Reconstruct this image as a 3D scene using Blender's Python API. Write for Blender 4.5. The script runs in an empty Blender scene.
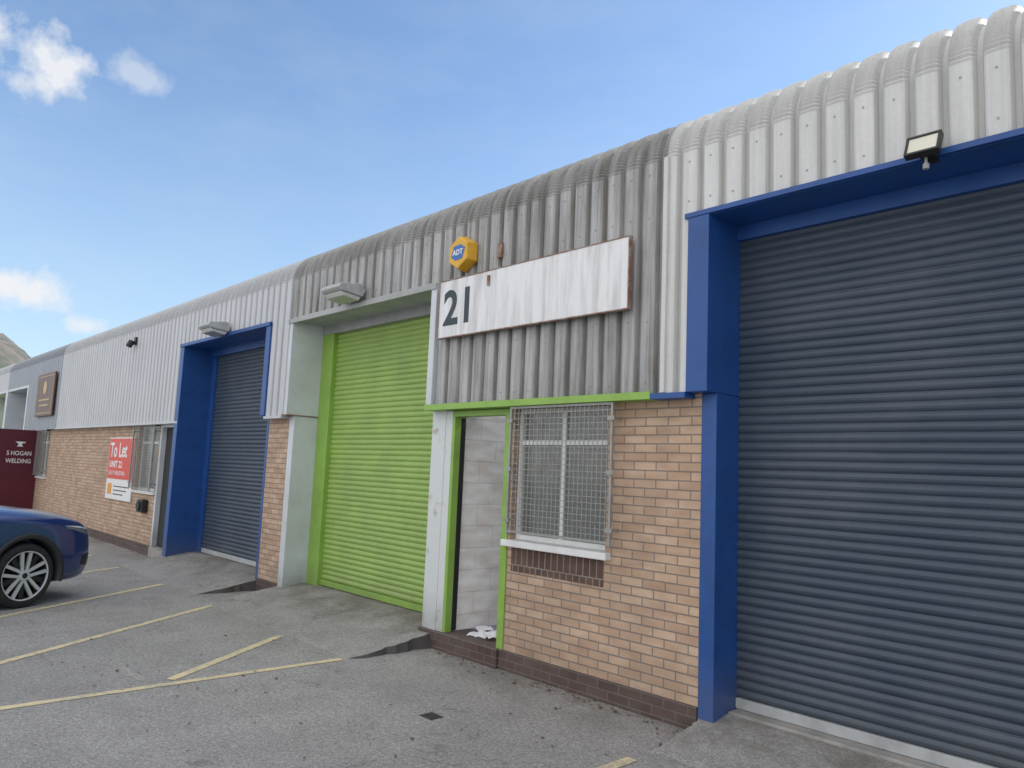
import bpy, bmesh, math, random
from mathutils import Matrix, Vector, Euler
random.seed(7)
S=bpy.context.scene
S.view_settings.view_transform='Standard'
S.view_settings.look='None'
S.view_settings.exposure=0
COL=S.collection
GZ=-0.10      # ground level

# ------------------------------------------------------------ node helpers
def newmat(name):
    m=bpy.data.materials.new(name); m.use_nodes=True
    nt=m.node_tree; nt.nodes.clear()
    out=nt.nodes.new('ShaderNodeOutputMaterial'); b=nt.nodes.new('ShaderNodeBsdfPrincipled')
    nt.links.new(b.outputs[0],out.inputs[0])
    return m,nt,b
def nd(nt,t,**k):
    n=nt.nodes.new(t)
    for a,v in k.items(): setattr(n,a,v)
    return n
def coords(nt,scale=(1,1,1),loc=(0,0,0)):
    tc=nd(nt,'ShaderNodeTexCoord'); mp=nd(nt,'ShaderNodeMapping')
    mp.inputs['Scale'].default_value=scale; mp.inputs['Location'].default_value=loc
    nt.links.new(tc.outputs['Object'],mp.inputs[0]); return mp.outputs[0]
def noise(nt,vec,scale,detail=3,rough=0.55):
    n=nd(nt,'ShaderNodeTexNoise'); n.inputs['Scale'].default_value=scale
    n.inputs['Detail'].default_value=detail; n.inputs['Roughness'].default_value=rough
    nt.links.new(vec,n.inputs['Vector']); return n.outputs['Fac']
def ramp(nt,fac,a,b,ca=(0,0,0,1),cb=(1,1,1,1)):
    r=nd(nt,'ShaderNodeValToRGB'); e=r.color_ramp.elements
    e[0].position=a; e[1].position=b; e[0].color=ca; e[1].color=cb
    nt.links.new(fac,r.inputs[0]); return r.outputs[0]
def mix(nt,fac,a,b,mode='MIX'):
    m=nd(nt,'ShaderNodeMix',data_type='RGBA',blend_type=mode)
    for v,i in ((fac,0),(a,6),(b,7)):
        if isinstance(v,(int,float)): m.inputs[i].default_value=v
        elif isinstance(v,tuple): m.inputs[i].default_value=v if len(v)==4 else v+(1,)
        else: nt.links.new(v,m.inputs[i])
    return m.outputs[2]
def mth(nt,op,a,b=0.0,clamp=False):
    m=nd(nt,'ShaderNodeMath',operation=op,use_clamp=clamp)
    for v,i in ((a,0),(b,1)):
        if isinstance(v,(int,float)): m.inputs[i].default_value=v
        else: nt.links.new(v,m.inputs[i])
    return m.outputs[0]
def bump(nt,b,h,strength=0.3,dist=0.01):
    n=nd(nt,'ShaderNodeBump'); n.inputs['Strength'].default_value=strength; n.inputs['Distance'].default_value=dist
    nt.links.new(h,n.inputs['Height']); nt.links.new(n.outputs[0],b.inputs['Normal'])

def paint(name,col,rough=0.5,dirt=0.25,metal=0.0,scale=3,streak=False,dirtcol=None,coat=0,lo=.42,hi=.72,grime=0):
    m,nt,b=newmat(name)
    v=coords(nt,(5,5,0.5) if streak else (1,1,1))
    n=noise(nt,v,scale,4,0.65)
    dc=dirtcol or tuple(c*0.45 for c in col)
    c=mix(nt,mth(nt,'MULTIPLY',ramp(nt,n,lo,hi),dirt),col,dc)
    if grime:
        tc=nd(nt,'ShaderNodeTexCoord'); sp=nd(nt,'ShaderNodeSeparateXYZ'); nt.links.new(tc.outputs['Object'],sp.inputs[0])
        z=mth(nt,'SUBTRACT',0.75,mth(nt,'MULTIPLY',sp.outputs[2],1.6),True)
        c=mix(nt,mth(nt,'MULTIPLY',z,mth(nt,'MULTIPLY',n,grime*1.6)),c,(0.16,0.145,0.12))
    nt.links.new(c,b.inputs['Base Color'])
    b.inputs['Roughness'].default_value=rough; b.inputs['Metallic'].default_value=metal
    b.inputs['Coat Weight'].default_value=coat
    return m

def cladmat(name,col,dark,amount,lo=0.4,hi=0.75,rust=0.0,lichen=.5):
    m,nt,b=newmat(name)
    tc=nd(nt,'ShaderNodeTexCoord'); sp=nd(nt,'ShaderNodeSeparateXYZ'); nt.links.new(tc.outputs['Object'],sp.inputs[0])
    n=noise(nt,coords(nt,(9,2,0.55)),1.6,5,0.7)
    n2=noise(nt,coords(nt,(30,4,0.45)),1.5,3,0.7)
    n3=noise(nt,coords(nt,(0.7,0.7,0.9)),1.2,3,0.6)
    s=mth(nt,'ADD',mth(nt,'MULTIPLY',n,0.55),mth(nt,'MULTIPLY',n2,0.3))
    s=mth(nt,'ADD',s,mth(nt,'MULTIPLY',n3,0.25))
    f=mth(nt,'MULTIPLY',ramp(nt,s,lo,hi),amount)
    c=mix(nt,f,col,dark)
    fine=noise(nt,coords(nt,(1,1,1)),35,4,0.7)
    c=mix(nt,0.35,c,mix(nt,fine,(0.7,0.7,0.7),(1.3,1.3,1.3)),'MULTIPLY')
    zz=mth(nt,'MULTIPLY',mth(nt,'SUBTRACT',sp.outputs[2],4.2,True),2.6,True)
    li=mth(nt,'MULTIPLY',ramp(nt,fine,0.45,0.62),mth(nt,'MULTIPLY',zz,lichen))
    c=mix(nt,li,c,(0.30,0.29,0.22))
    if rust:
        r=ramp(nt,noise(nt,coords(nt,(8,2,1.6)),2.4,5,0.75),0.66,0.74)
        c=mix(nt,mth(nt,'MULTIPLY',r,rust),c,(0.16,0.075,0.03))
    # darker colour in the valleys between ribs
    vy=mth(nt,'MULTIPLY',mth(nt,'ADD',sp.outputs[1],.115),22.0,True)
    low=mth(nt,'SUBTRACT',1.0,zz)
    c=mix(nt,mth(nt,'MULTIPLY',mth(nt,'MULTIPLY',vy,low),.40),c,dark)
    nt.links.new(c,b.inputs['Base Color'])
    b.inputs['Roughness'].default_value=0.5
    return m

def brickmat(name,c1,c2,mortar,w=0.215,h=0.0705,ms=0.006,dirt=0.35,lowdirt=0.9):
    m,nt,b=newmat(name)
    tc=nd(nt,'ShaderNodeTexCoord'); sp=nd(nt,'ShaderNodeSeparateXYZ'); nt.links.new(tc.outputs['Object'],sp.inputs[0])
    cb=nd(nt,'ShaderNodeCombineXYZ')
    nt.links.new(mth(nt,'ADD',sp.outputs[0],sp.outputs[1]),cb.inputs[0])
    nt.links.new(mth(nt,'ADD',sp.outputs[2],1000*h),cb.inputs[1])
    t=nd(nt,'ShaderNodeTexBrick'); t.inputs['Scale'].default_value=1
    t.inputs['Brick Width'].default_value=w; t.inputs['Row Height'].default_value=h
    t.inputs['Mortar Size'].default_value=ms; t.inputs['Mortar Smooth'].default_value=0.25
    t.inputs['Color1'].default_value=c1+(1,); t.inputs['Color2'].default_value=c2+(1,); t.inputs['Mortar'].default_value=mortar+(1,)
    nt.links.new(cb.outputs[0],t.inputs['Vector'])
    n=noise(nt,coords(nt,(4.4,4.4,13.3)),1.0,1,0.3)
    c=mix(nt,0.5,t.outputs['Color'],mix(nt,ramp(nt,n,0.3,0.7),(0.78,0.68,0.62),(1.16,1.16,1.15)),'MULTIPLY')
    g=noise(nt,coords(nt),60,3,0.7)
    c=mix(nt,0.5,c,mix(nt,g,(0.65,0.65,0.65),(1.35,1.35,1.35)),'MULTIPLY')
    d=noise(nt,coords(nt,(1.2,1.2,0.6)),1.6,4,0.65)
    c=mix(nt,mth(nt,'MULTIPLY',ramp(nt,d,0.45,0.75),dirt),c,(0.19,0.155,0.13))
    zl=mth(nt,'SUBTRACT',0.5,mth(nt,'MULTIPLY',sp.outputs[2],1.3),True)
    c=mix(nt,mth(nt,'MULTIPLY',zl,mth(nt,'MULTIPLY',d,lowdirt)),c,(0.15,0.125,0.10))
    nt.links.new(c,b.inputs['Base Color']); b.inputs['Roughness'].default_value=0.9
    bump(nt,b,mth(nt,'SUBTRACT',1.0,t.outputs['Fac']),0.7,0.008)
    return m

def asphalt(name,base,light):
    m,nt,b=newmat(name)
    v=coords(nt)
    big=noise(nt,v,0.35,3,0.6); mid=noise(nt,v,2.2,5,0.7); fine=noise(nt,v,95,1,0.8); grit=noise(nt,v,30,3,0.8)
    c=mix(nt,ramp(nt,big,0.35,0.65),base,light)
    c=mix(nt,mth(nt,'MULTIPLY',ramp(nt,mid,0.42,0.72),0.40),c,tuple(x*0.62 for x in base))
    c=mix(nt,0.75,c,mix(nt,ramp(nt,fine,0.3,0.7),(0.5,0.5,0.5),(1.5,1.5,1.5)),'MULTIPLY')
    c=mix(nt,0.55,c,mix(nt,ramp(nt,grit,0.35,0.65),(0.65,0.65,0.65),(1.35,1.35,1.35)),'MULTIPLY')
    nz=nd(nt,'ShaderNodeTexNoise'); nz.inputs['Scale'].default_value=1.3; nz.inputs['Detail'].default_value=4; nt.links.new(v,nz.inputs['Vector'])
    wv=nd(nt,'ShaderNodeVectorMath',operation='MULTIPLY_ADD'); nt.links.new(nz.outputs['Color'],wv.inputs[0]); wv.inputs[1].default_value=(1.1,1.1,1.1); nt.links.new(v,wv.inputs[2])
    vo=nd(nt,'ShaderNodeTexVoronoi',feature='DISTANCE_TO_EDGE'); vo.inputs['Scale'].default_value=0.45; nt.links.new(wv.outputs[0],vo.inputs['Vector'])
    cr=ramp(nt,vo.outputs['Distance'],0.001,0.006,(1,1,1,1),(0,0,0,1))
    cr=mth(nt,'MULTIPLY',cr,mth(nt,'MULTIPLY',ramp(nt,mid,0.45,0.58),0.45))
    c=mix(nt,cr,c,(0.08,0.075,0.07))
    c=mix(nt,mth(nt,'MULTIPLY',ramp(nt,big,0.60,0.66),0.3),c,(0.14,0.135,0.13))
    ch=nd(nt,'ShaderNodeTexVoronoi'); ch.inputs['Scale'].default_value=14; nt.links.new(v,ch.inputs['Vector'])
    chm=mth(nt,'MULTIPLY',ramp(nt,ch.outputs['Distance'],0.04,0.09,(1,1,1,1),(0,0,0,1)),ramp(nt,mid,.5,.6))
    c=mix(nt,mth(nt,'MULTIPLY',chm,.35),c,(0.45,0.43,0.40))
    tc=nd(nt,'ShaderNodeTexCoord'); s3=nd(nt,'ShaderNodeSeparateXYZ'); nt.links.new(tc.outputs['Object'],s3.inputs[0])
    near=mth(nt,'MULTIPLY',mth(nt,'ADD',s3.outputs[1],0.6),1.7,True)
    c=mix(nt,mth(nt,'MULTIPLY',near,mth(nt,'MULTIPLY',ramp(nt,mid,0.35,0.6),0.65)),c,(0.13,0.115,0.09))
    nt.links.new(c,b.inputs['Base Color']); b.inputs['Roughness'].default_value=0.92
    bump(nt,b,mth(nt,'ADD',mth(nt,'MULTIPLY',fine,0.5),mth(nt,'MULTIPLY',grit,0.6)),0.8,0.008)
    return m

M={}
M['clad_white']=cladmat('cladding_pale_grey',(0.66,0.665,0.655),(0.32,0.32,0.305),0.55,0.43,0.78,lichen=.35)
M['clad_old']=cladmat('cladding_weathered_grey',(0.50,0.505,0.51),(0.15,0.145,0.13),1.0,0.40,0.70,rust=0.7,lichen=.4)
M['clad_left']=cladmat('cladding_light_grey',(0.56,0.575,0.60),(0.30,0.31,0.32),0.5,0.45,0.8)
M['clad_far']=cladmat('cladding_slate_grey',(0.35,0.38,0.43),(0.2,0.21,0.23),0.6)
M['brick']=brickmat('buff_brick',(0.445,0.305,0.215),(0.55,0.405,0.295),(0.23,0.20,0.175))
M['plinth']=brickmat('dark_plinth_brick',(0.075,0.05,0.05),(0.105,0.07,0.065),(0.14,0.125,0.115),dirt=0.3,lowdirt=.3)
M['soldier']=brickmat('brown_soldier_brick',(0.085,0.05,0.042),(0.12,0.075,0.06),(0.26,0.225,0.19),w=0.075,h=0.215,ms=0.006,dirt=0.2,lowdirt=0)
M['block']=brickmat('painted_blockwork',(0.88,0.89,0.88),(0.9,0.9,0.89),(0.76,0.76,0.76),w=0.45,h=0.225,ms=0.006,dirt=0.02,lowdirt=.03)
M['plaster']=paint('white_plaster',(0.85,0.85,0.84),0.8,0.1)
M['blue']=paint('blue_paint',(0.015,0.078,0.285),0.42,0.4,scale=4,grime=.5)
M['green']=paint('lime_green_paint',(0.26,0.45,0.08),0.45,0.35,scale=4,grime=.4)
M['gshut']=paint('green_shutter_paint',(0.30,0.45,0.11),0.45,0.5,scale=1.8,dirtcol=(0.21,0.29,0.10),grime=.35)
M['bshut']=paint('slate_blue_shutter_paint',(0.042,0.062,0.095),0.5,0.5,scale=1.6,dirtcol=(0.08,0.10,0.125),grime=.4)
M['white']=paint('white_paint',(0.75,0.76,0.76),0.45,0.3,scale=5,dirtcol=(0.4,0.39,0.36))
M['whitepost']=paint('rusty_white_paint',(0.62,0.65,0.66),0.5,0.7,scale=4,dirtcol=(0.28,0.16,0.09),lo=.58,hi=.70,grime=.9)
M['pillar']=paint('grey_white_paint',(0.60,0.64,0.68),0.5,0.4,scale=2.5,dirtcol=(0.40,0.40,0.39),grime=.9)
M['soffit']=paint('grey_soffit_paint',(0.40,0.41,0.41),0.6,0.5,scale=3)
M['signface']=paint('faded_sign_white',(0.76,0.77,0.79),0.45,0.8,scale=2.0,streak=True,dirtcol=(0.44,0.42,0.40))
M['rustedge']=paint('rusty_edge',(0.22,0.12,0.07),0.8,0.8,scale=14,dirtcol=(0.45,0.42,0.4))
M['black']=paint('black_plastic',(0.015,0.015,0.017),0.45,0.2)
M['dark']=paint('dark_interior',(0.03,0.032,0.035),0.8,0.2)
M['num']=paint('black_number_vinyl',(0.025,0.045,0.055),0.5,0.3)
M['galv']=paint('galvanised_steel',(0.34,0.35,0.34),0.45,0.5,metal=0.3,scale=12,dirtcol=(0.22,0.15,0.1))
M['rail']=paint('shutter_rail_metal',(0.42,0.44,0.45),0.45,0.5,scale=6,dirtcol=(0.2,0.2,0.19))
M['frame']=paint('white_window_frame',(0.76,0.78,0.77),0.4,0.25)
M['conc']=paint('worn_concrete',(0.33,0.32,0.30),0.9,0.7,scale=5)
M['floor']=paint('purple_grey_floor',(0.28,0.27,0.38),0.7,0.5)
M['yellow']=paint('alarm_yellow',(0.72,0.40,0.03),0.4,0.4,scale=8)
M['logo']=paint('logo_blue',(0.03,0.13,0.42),0.35,0.1)
M['lamp']=paint('lamp_housing_grey',(0.45,0.46,0.45),0.5,0.5,scale=9)
M['red']=paint('sign_red',(0.66,0.05,0.025),0.4,0.15)
M['signwhite']=paint('sign_white',(0.78,0.78,0.78),0.4,0.12)
M['orange']=paint('sign_orange',(0.75,0.3,0.03),0.4,0.1)
M['maroon']=paint('maroon_paint',(0.095,0.008,0.02),0.4,0.2)
M['brown']=paint('brown_sign_paint',(0.12,0.055,0.035),0.45,0.4)
M['gold']=paint('gold_paint',(0.5,0.32,0.12),0.4,0.3)
M['tyre']=paint('tyre_rubber',(0.018,0.018,0.019),0.85,0.4,scale=20,dirtcol=(0.05,0.048,0.045))
M['alloy']=paint('alloy_silver',(0.60,0.61,0.63),0.4,0.1,metal=0.3)
M['alloydark']=paint('dark_alloy',(0.03,0.03,0.033),0.4,0.2,metal=0.4)
M['carpaint']=paint('dark_blue_car_paint',(0.014,0.040,0.17),0.25,0.05,metal=0.25,coat=1.0)
M['trim']=paint('grey_black_trim',(0.025,0.026,0.028),0.6,0.2)
M['paper']=paint('paper',(0.78,0.79,0.82),0.6,0.1)
M['iron']=paint('cast_iron',(0.06,0.055,0.05),0.75,0.6,scale=25)
M['leaf']=paint('dry_leaf',(0.14,0.075,0.035),0.8,0.4)
M['edge']=paint('broken_tarmac_edge',(0.09,0.085,0.08),0.95,0.6,scale=12)
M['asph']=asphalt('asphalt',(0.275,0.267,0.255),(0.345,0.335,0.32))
def glassmat(name,col,rough=0.06,alpha=1):
    m,nt,b=newmat(name)
    n=noise(nt,coords(nt),1.1,2)
    c=mix(nt,ramp(nt,n,0.3,0.7),tuple(x*0.85 for x in col),tuple(x*1.1 for x in col))
    nt.links.new(c,b.inputs['Base Color']); b.inputs['Roughness'].default_value=rough
    b.inputs['Specular IOR Level'].default_value=0.6; b.inputs['Alpha'].default_value=alpha
    return m
M['glass']=glassmat('dusty_window_glass',(0.20,0.22,0.21),0.15)
M['clearglass']=glassmat('hazy_window_glass',(0.17,0.19,0.18),0.12,.55)
M['carglass']=glassmat('car_glass',(0.012,0.014,0.016),0.03)
M['lens']=glassmat('headlamp_lens',(0.16,0.18,0.21),0.05)
M['drl']=glassmat('headlamp_light_strip',(0.7,0.72,0.75),0.1)
M['lampglass']=glassmat('lamp_glass',(0.62,0.60,0.50),0.15)
M['bulkglass']=glassmat('bulkhead_glass',(0.5,0.5,0.47),0.2)
def linemat():
    m,nt,b=newmat('worn_yellow_line_paint')
    v=coords(nt); n=noise(nt,v,26,4,0.8); n2=noise(nt,v,3.0,3,0.7)
    s=mth(nt,'ADD',mth(nt,'MULTIPLY',n,0.6),mth(nt,'MULTIPLY',n2,0.4))
    c=mix(nt,ramp(nt,s,0.46,0.62),(0.70,0.59,0.35),(0.38,0.35,0.285))
    nt.links.new(c,b.inputs['Base Color']); b.inputs['Roughness'].default_value=0.8
    return m
M['line']=linemat()
def hillmat():
    m,nt,b=newmat('heath_hillside')
    v=coords(nt); c=mix(nt,ramp(nt,noise(nt,v,0.035,5,0.7),0.42,0.58),(0.07,0.085,0.05),(0.19,0.155,0.12))
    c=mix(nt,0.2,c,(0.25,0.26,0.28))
    nt.links.new(c,b.inputs['Base Color']); b.inputs['Roughness'].default_value=1
    return m
M['hill']=hillmat()

# ------------------------------------------------------------ object helpers
def thing(name,loc,label,cat,group=None):
    e=bpy.data.objects.new(name,None); e.empty_display_size=0.2; e.location=loc; COL.objects.link(e)
    e["label"]=label; e["category"]=cat
    if group: e["group"]=group
    return e
def par(o,p):
    o.parent=p
    o.matrix_parent_inverse=Matrix.Translation(-Vector(p.location)) if p.type=='EMPTY' else Matrix.Identity(4)
def thing_part(name,parent):
    e=bpy.data.objects.new(name,None); e.empty_display_size=0.1; e.location=parent.location; COL.objects.link(e)
    e.parent=parent; e.matrix_parent_inverse=Matrix.Translation(-Vector(parent.location)); return e
class B:
    def __init__(s): s.v=[]; s.f=[]
    def box(s,x0,x1,y0,y1,z0,z1):
        i=len(s.v)
        s.v+=[(x0,y0,z0),(x1,y0,z0),(x1,y1,z0),(x0,y1,z0),(x0,y0,z1),(x1,y0,z1),(x1,y1,z1),(x0,y1,z1)]
        s.f+=[tuple(i+k for k in q) for q in ((0,3,2,1),(4,5,6,7),(0,1,5,4),(1,2,6,5),(2,3,7,6),(3,0,4,7))]
        return s
    def poly(s,pts):
        i=len(s.v); s.v+=list(pts); s.f.append(tuple(range(i,i+len(pts)))); return s
    def prism(s,pts,d):
        i=len(s.v); n=len(pts); s.v+=list(pts)+[tuple(a+b for a,b in zip(p,d)) for p in pts]
        s.f.append(tuple(range(i,i+n))); s.f.append(tuple(range(i+2*n-1,i+n-1,-1)))
        for k in range(n): s.f.append((i+k,i+n+k,i+n+(k+1)%n,i+(k+1)%n))
        return s
    def cyl(s,c,axis,r,h,n=16,r2=None):
        r2=r if r2 is None else r2
        a=Vector(axis).normalized(); u=a.orthogonal().normalized(); w=a.cross(u); c=Vector(c); i=len(s.v)
        for k in range(n):
            t=2*math.pi*k/n; s.v.append(tuple(c+(u*math.cos(t)+w*math.sin(t))*r))
        for k in range(n):
            t=2*math.pi*k/n; s.v.append(tuple(c+a*h+(u*math.cos(t)+w*math.sin(t))*r2))
        s.f.append(tuple(range(i+n-1,i-1,-1))); s.f.append(tuple(range(i+n,i+2*n)))
        for k in range(n): s.f.append((i+k,i+(k+1)%n,i+n+(k+1)%n,i+n+k))
        return s
    def grid(s,rows):
        i=len(s.v); n=len(rows[0])
        for r in rows: s.v+=list(r)
        for a in range(len(rows)-1):
            for k in range(n-1): s.f.append((i+a*n+k,i+a*n+k+1,i+(a+1)*n+k+1,i+(a+1)*n+k))
        return s
    def obj(s,name,mat,parent=None,bevel=0,smooth=False,label=None,kind=None,xf=None,fixn=True):
        me=bpy.data.meshes.new(name); me.from_pydata([tuple(xf@Vector(v)) for v in s.v] if xf else s.v,[],s.f); me.update()
        if fixn:
            bm=bmesh.new(); bm.from_mesh(me); bmesh.ops.recalc_face_normals(bm,faces=bm.faces); bm.to_mesh(me); bm.free()
        me.materials.append(mat if not isinstance(mat,str) else M[mat])
        o=bpy.data.objects.new(name,me); COL.objects.link(o)
        if parent: par(o,parent)
        if smooth:
            for p in me.polygons: p.use_smooth=True
        if bevel:
            b=o.modifiers.new('bevel','BEVEL'); b.width=bevel; b.segments=2; b.limit_method='ANGLE'
        if label: o["label"]=label
        if kind: o["kind"]=kind
        return o
def boxes(name,mat,parent,lst,bevel=0):
    for q in lst: B().box(*q).obj(name,mat,parent,bevel=bevel)
def text(s,size,loc,rot,mat,parent,name='lettering',bold=0.0,align='LEFT',ext=0.002,sx=1.0,space=1.0):
    cu=bpy.data.curves.new(name,'FONT'); cu.body=s; cu.size=size; cu.offset=bold; cu.extrude=ext; cu.align_x=align; cu.space_character=space
    cu.resolution_u=4
    t=bpy.data.objects.new('tmp',cu); COL.objects.link(t)
    bpy.context.view_layer.update()
    me=bpy.data.meshes.new_from_object(t.evaluated_get(bpy.context.evaluated_depsgraph_get()))
    bpy.data.objects.remove(t)
    mt=Matrix.Translation(loc)@Euler(rot).to_matrix().to_4x4()@Matrix.Diagonal((sx,1,1,1))
    me.transform(mt); me.materials.clear(); me.materials.append(M[mat]); me.name=name
    o=bpy.data.objects.new(name,me); COL.objects.link(o); par(o,parent); return o
FRONT=(math.radians(90),0,0); EAST=(math.radians(90),0,math.radians(90))

# ------------------------------------------------------------ cladding
YF=-0.12; R=0.42; Z0=4.25; PITCH=0.19; HEAD=3.66; CB=2.36; DEP=.054
def profile(x0,x1):
    pts=[]; k0=math.floor(x0/PITCH)-1; k1=math.ceil(x1/PITCH)+1
    segs=[(0.0,DEP),(0.030,DEP),(0.046,.012),(0.060,0.003),(0.085,0.0),(0.135,0.0),(0.160,0.003),(0.174,.012)]
    for k in range(k0,k1+1):
        for dx,o in segs:
            x=k*PITCH+dx
            if x0+.002<x<x1-.002: pts.append((x,o))
    return [(x0,pts[0][1])]+pts+[(x1,pts[-1][1])]
def cladflat(b,x0,x1,zb,zt):
    pr=profile(x0,x1); b.grid([[(x,YF+o,z) for x,o in pr] for z in (zb,zt)])
def roofz(y): return Z0+R+(y-YF-R)*math.tan(math.radians(6))
def cladrows(b,x0,x1,zb,hole=None):
    pr=profile(x0,x1); rows=[]
    for z in (zb,Z0): rows.append([(x,YF+o,z) for x,o in pr])
    n=40
    for i in range(1,n+1):
        th=math.radians(84)*i/n; c=0.0075*(1 if i%2 else -1)
        rows.append([(x,YF+R-(R-o+(c if o<0.02 else 0))*math.cos(th),Z0+(R-o+(c if o<0.02 else 0))*math.sin(th)) for x,o in pr])
    b.grid(rows)
    def q(xa,xb,ya,yb): b.poly([(xa,ya,roofz(ya)-.05),(xb,ya,roofz(ya)-.05),(xb,yb,roofz(yb)-.05),(xa,yb,roofz(yb)-.05)])
    ye=YF+R-R*math.cos(math.radians(84))-.01
    if hole:
        ha,hb,y1,y2=hole
        q(x0,ha,ye,9); q(hb,x1,ye,9); q(ha,hb,ye,y1); q(ha,hb,y2,9)
    else: q(x0,x1,ye,9)
def screws(x0,x1,zs):
    b=B(); k0=math.ceil(x0/PITCH); k1=math.floor(x1/PITCH)
    for k in range(k0,k1):
        x=k*PITCH+0.112
        for z in zs:
            if random.random()<0.9: b.cyl((x,YF,z+random.uniform(-.01,.01)),(0,-1,0),0.007,0.005,6)
    return b
def shutter(name,x0,x1,z0,z1,Y,mat,parent,rail='rail'):
    b=B(); rows=[]; z=z0; P=0.067; k=P/.075
    prof=[(0,0.007),(0.006,0.0),(0.020,-0.0075),(0.036,-0.0105),(0.052,-0.0075),(0.066,0.0),(0.070,0.007)]
    nx=12
    while z<z1:
        j=random.uniform(-.0018,.0018); js=[j+random.uniform(-.0012,.0012) for _ in range(nx+1)]; zj=[random.uniform(-.0012,.0012) for _ in range(nx+1)]
        for dz,dy in prof: rows.append([(x0+(x1-x0)*i/nx,Y+dy+js[i],z+dz*k+zj[i]) for i in range(nx+1)])
        z+=P
    b.grid(rows)
    o=b.obj(name,mat,parent)
    B().box(x0,x1,Y-0.022,Y+0.022,z0-0.075,z0-0.002).obj('bottom_rail',rail,o,bevel=0.004)
    return o
def window(x0,x1,z0,z1,parent,cols=2,Y=0.07,gr=None,glass='glass'):
    w=thing_part('window',parent)
    b=B(); t=0.045
    b.box(x0,x1,Y,Y+.06,z0,z0+t).box(x0,x1,Y,Y+.06,z1-t,z1).box(x0,x0+t,Y,Y+.06,z0+t,z1-t).box(x1-t,x1,Y,Y+.06,z0+t,z1-t)
    zt=z0+(z1-z0)*0.74
    for i in range(1,cols):
        xm=x0+(x1-x0)*i/cols; b.box(xm-t/2,xm+t/2,Y+.001,Y+.058,z0+t,z1-t)
    for i in range(cols):
        a=x0+(x1-x0)*i/cols+t*.51 if i else x0+t; c=x0+(x1-x0)*(i+1)/cols-(t*.51 if i<cols-1 else t)
        b.box(a,c,Y+.004,Y+.055,zt-t/2,zt+t/2)
    b.obj('frame','frame',w,bevel=0.004)
    B().box(x0+t*.5,x1-t*.5,Y+.025,Y+.032,z0+t*.5,z1-t*.5).obj('glass_pane',glass,w)
    g=B(); gx0,gx1,gz0,gz1=gr; gy=-0.11; r=0.0028
    n=int((gx1-gx0)/0.05); m=int((gz1-gz0)/0.05)
    for i in range(n+1):
        x=gx0+(gx1-gx0)*i/n; g.box(x-r,x+r,gy-r,gy+r,gz0,gz1)
    for i in range(m+1):
        z=gz0+(gz1-gz0)*i/m; g.box(gx0,gx1,gy+r,gy+3*r,z-r,z+r)
    f=0.010
    for x in (gx0,gx1): g.box(x-f,x+f,gy-f,gy+f,gz0-.03,gz1+.01)
    for z in (gz0,gz1): g.box(gx0+f,gx1-f,gy-f*.9,gy+f*.9,z-f,z+f)
    for x in (gx0,gx1):
        for z in (gz0+.1,gz1-.12): g.box(x-f*.8,x+f*.8,gy+f,0.0,z-.012,z+.012)
        for z in (gz0+.1,gz1-.12,(gz0+gz1)/2): g.box(x-.035,x+.035,gy-.02,gy-.013,z-.018,z+.018)
    g.obj('security_grille','galv',w)
    return w

# ================================================= UNIT 21 (green door)
U21=thing('industrial_unit',(-6.67,0,GZ),'small industrial unit with lime green roller shutter and weathered cladding','industrial unit')
b=B(); cladrows(b,-9.83,-3.515,HEAD,hole=(-6.3,-3.7,.6,3.6)); cladflat(b,-6.47,-3.515,CB,HEAD)  # unseen roof opening added to let daylight into the lobby
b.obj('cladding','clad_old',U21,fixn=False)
screws(-9.8,-3.6,(3.80,4.16)).obj('cladding_screw','galv',U21,kind='stuff')
screws(-6.4,-3.6,(2.45,2.95)).obj('cladding_screw','galv',U21,kind='stuff')
b=B()
b.box(-5.33,-3.245,0.0,0.28,0.078,1.02).box(-4.15,-3.245,0.0,0.28,1.02,2.36).box(-5.33,-5.31,0.0,0.28,1.02,2.36)
b.box(-5.31,-4.15,0.0,0.28,2.31,2.36)
b.obj('brick_wall','brick',U21)
B().box(-5.38,-3.25,-0.012,0.27,GZ-.05,0.078).obj('plinth','plinth',U21)
B().box(-5.27,-4.16,-0.006,0.05,0.80,1.015).obj('soldier_course','soldier',U21)
w=window(-5.305,-4.155,1.085,2.305,U21,cols=2,gr=(-5.235,-4.02,1.17,2.30),glass='clearglass')
B().box(-5.36,-4.09,-0.07,0.09,1.022,1.083).obj('sill','white',w,bevel=0.008)
d=thing_part('doorway',U21)
b=B()
b.box(-6.235,-6.19,-0.015,0.07,0.078,2.31).box(-5.42,-5.332,-0.015,0.10,0.078,2.31).box(-6.19,-5.42,-0.013,0.10,2.25,2.31)
b.obj('door_frame','green',d,bevel=0.004)
B().box(-6.6,-5.385,-0.04,0.35,GZ-.05,0.076).obj('door_step','plinth',d,bevel=0.006)
B().box(-6.235,-6.20,0.075,0.14,0.09,2.24).obj('door_edge','black',d)
it=thing_part('lobby',U21)
B().box(-6.45,-6.24,0.145,3.5,0.0,4.0).obj('block_wall','block',it)
B().box(-6.45,-3.5,3.5,3.6,0.0,4.6).obj('block_wall','block',it)
B().box(-3.6,-3.5,0.28,3.5,0.0,4.0).obj('block_wall','block',it)
b=B(); b.box(-5.32,-3.6,.283,.30,.08,1.02).box(-4.13,-3.6,.283,.30,1.02,2.33).box(-6.24,-3.6,.283,.30,2.34,3.9)
b.obj('bounce_plaster','plaster',it)  # unseen white lining, added to bounce light around the lobby
B().box(-6.24,-3.6,0.352,3.5,-.05,0.077).obj('lobby_floor','floor',it)
B().box(-6.575,-6.35,-0.015,0.38,GZ,2.355).obj('steel_post','whitepost',U21,bevel=0.006)
B().box(-6.56,-6.465,-0.135,0.38,2.357,3.66).obj('corner_trim','pillar',U21,bevel=0.004)
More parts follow.
